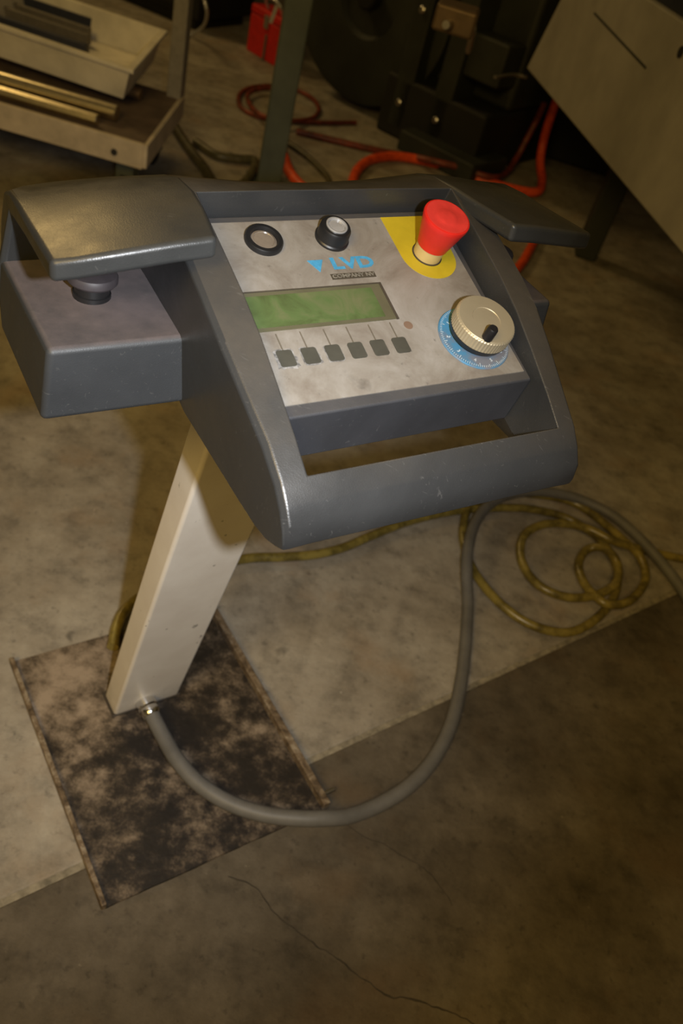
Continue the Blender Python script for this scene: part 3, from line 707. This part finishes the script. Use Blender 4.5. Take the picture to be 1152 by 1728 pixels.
# big grey sheet-steel cabinet reaching in from the right
gz = .63
g_a, g_b = fl(888, 115, gz), fl(1152, 430, gz)
gd = (g_b - g_a).normalized(); gn = Vector((gd.y, -gd.x, 0))
if gn.dot(CAMP - g_a) < 0: gn = -gn
gq = -gn                                    # into the cabinet
def onpl(x, y):
    d = CF + CR * ((x - 576) / 1404.5) - CU * ((y - 864) / 1404.5); t = (g_a - CAMP).dot(gn) / d.dot(gn); return CAMP + d * t
g_c = onpl(945, 0); g_c = g_a + (g_c - g_a) * 1.6
g_t = onpl(1096, 0)
end = g_a + gd * 1.95
ztop_ = g_t.z
cab = thing('steel_cabinet', Vector((g_a + gd * .9 + gq * .4).to_tuple()[:2] + (0,)), 'big plain grey sheet-steel machine cabinet reaching in from the upper right', 'machine cabinet')
topL = g_a + (g_c - g_a) * ((ztop_ - gz) / (g_c.z - gz)); topR = Vector((end.x, end.y, ztop_))
V = [g_a, end, topR, topL] + [q + gq * .9 for q in (g_a, end, topR, topL)]
mk('cabinet_shell', [tuple(q) for q in V], [(0, 1, 2, 3), (7, 6, 5, 4), (0, 4, 5, 1), (1, 5, 6, 2), (2, 6, 7, 3), (3, 7, 4, 0)], M['grey'], cab, bevel=.006)
s0, s1 = onpl(1003, 22), onpl(1090, 115)
sd = (s1 - s0).normalized(); su = gn.cross(sd).normalized()
mk('panel_seam', [tuple(q + gn * h) for h in (-.002, .003) for q in (s0 - su * .003, s1 - su * .003, s1 + su * .003, s0 + su * .003)], BF, M['machine'], cab, smooth=False)
v, f = along([(.016, -.004), (.016, .004)], onpl(1149, 88), gn, 16); mk('latch_hole', v, f, M['machine2'], cab)
# stand below it
for t_, w_ in ((.35, .05), (1.75, .05)):
    q = g_a + gd * t_ + gq * .45
    mk('cabinet_leg', [tuple(Vector((q.x, q.y, 0)) + Vector(v)) for v in boxv(-w_, w_, -w_, w_, 0, gz + .01)], BF, M['machine'], cab, bevel=.01)
# dark drum under the cabinet
q0 = fl(1000, 345)
dr = thing('oil_drum', q0 + Vector((.16, .16, 0)), 'black drum standing in the gloom under the grey cabinet', 'drum')
v, f = along([(.17, 0), (.18, .01), (.175, .02), (.175, .16), (.182, .17), (.175, .18), (.175, .36), (.18, .38), (.165, .385), (.165, .375)], q0 + Vector((.16, .16, 0)), Vector((0, 0, 1)), 40)
mk('drum_body', v, f, M['machine2'], dr)
v, f = along([(.03, .37), (.03, .39)], q0 + Vector((.24, .16, 0)), Vector((0, 0, 1)), 16); mk('bung', v, f, M['steel'], dr)

mk('top_panel', [tuple(q + Vector((0, 0, h))) for h in (.001, .05) for q in (topL + gq * .03 + gd * .05, topR + gq * .03 - gd * .05, topR + gq * .87 - gd * .05, topL + gq * .87 + gd * .05)], BF, simple('dark_blue_paint', (0.02, 0.025, 0.045), 0.5), cab, bevel=.004)
# dark storage cupboard at the far left
k0 = fl(300, 42); kf = frame((k0.x, k0.y, 0), radians(-20))
ks = thing('storage_cupboard', k0 + Vector((-.3, .4, 0)), 'black cupboard in the gloom behind the trolley handle post', 'cupboard')
mk('cupboard_body', [tuple(kf(*v)) for v in boxv(-1.6, .14, 0.01, .6, .06, 1.9)], BF, M['machine2'], ks, bevel=.01)
mk('plinth', [tuple(kf(*v)) for v in boxv(-1.55, .1, .04, .55, 0, .06)], BF, M['machine2'], ks)
for x in (-1.58, -.72):
    d_ = mk('door', [tuple(kf(*v)) for v in boxv(x, x + .70, -.012, .01, .10, 1.86)], BF, M['machine2'], ks, bevel=.004)
    mk('door_handle', [tuple(kf(*v)) for v in boxv(x + .60, x + .62, -.035, -.012, .9, 1.05)], BF, M['page'], d_, bevel=.003)
tag(tube('pale_hose', [fl(338, -20, .30), fl(346, 5, .28), fl(349, 25, .22), fl(342, 45, .10), fl(322, 58, .02), fl(300, 60, .02)], .010, M['silver'], n=10), 'thin pale hose hanging down in front of the black cupboard', 'hose')
hose('dark_hose', [(282, 190), (300, 222), (322, 255), (345, 285), (365, 320), (400, 350)], .022, M['khose'], 'straight dark hose on the floor at the right of the trolley')
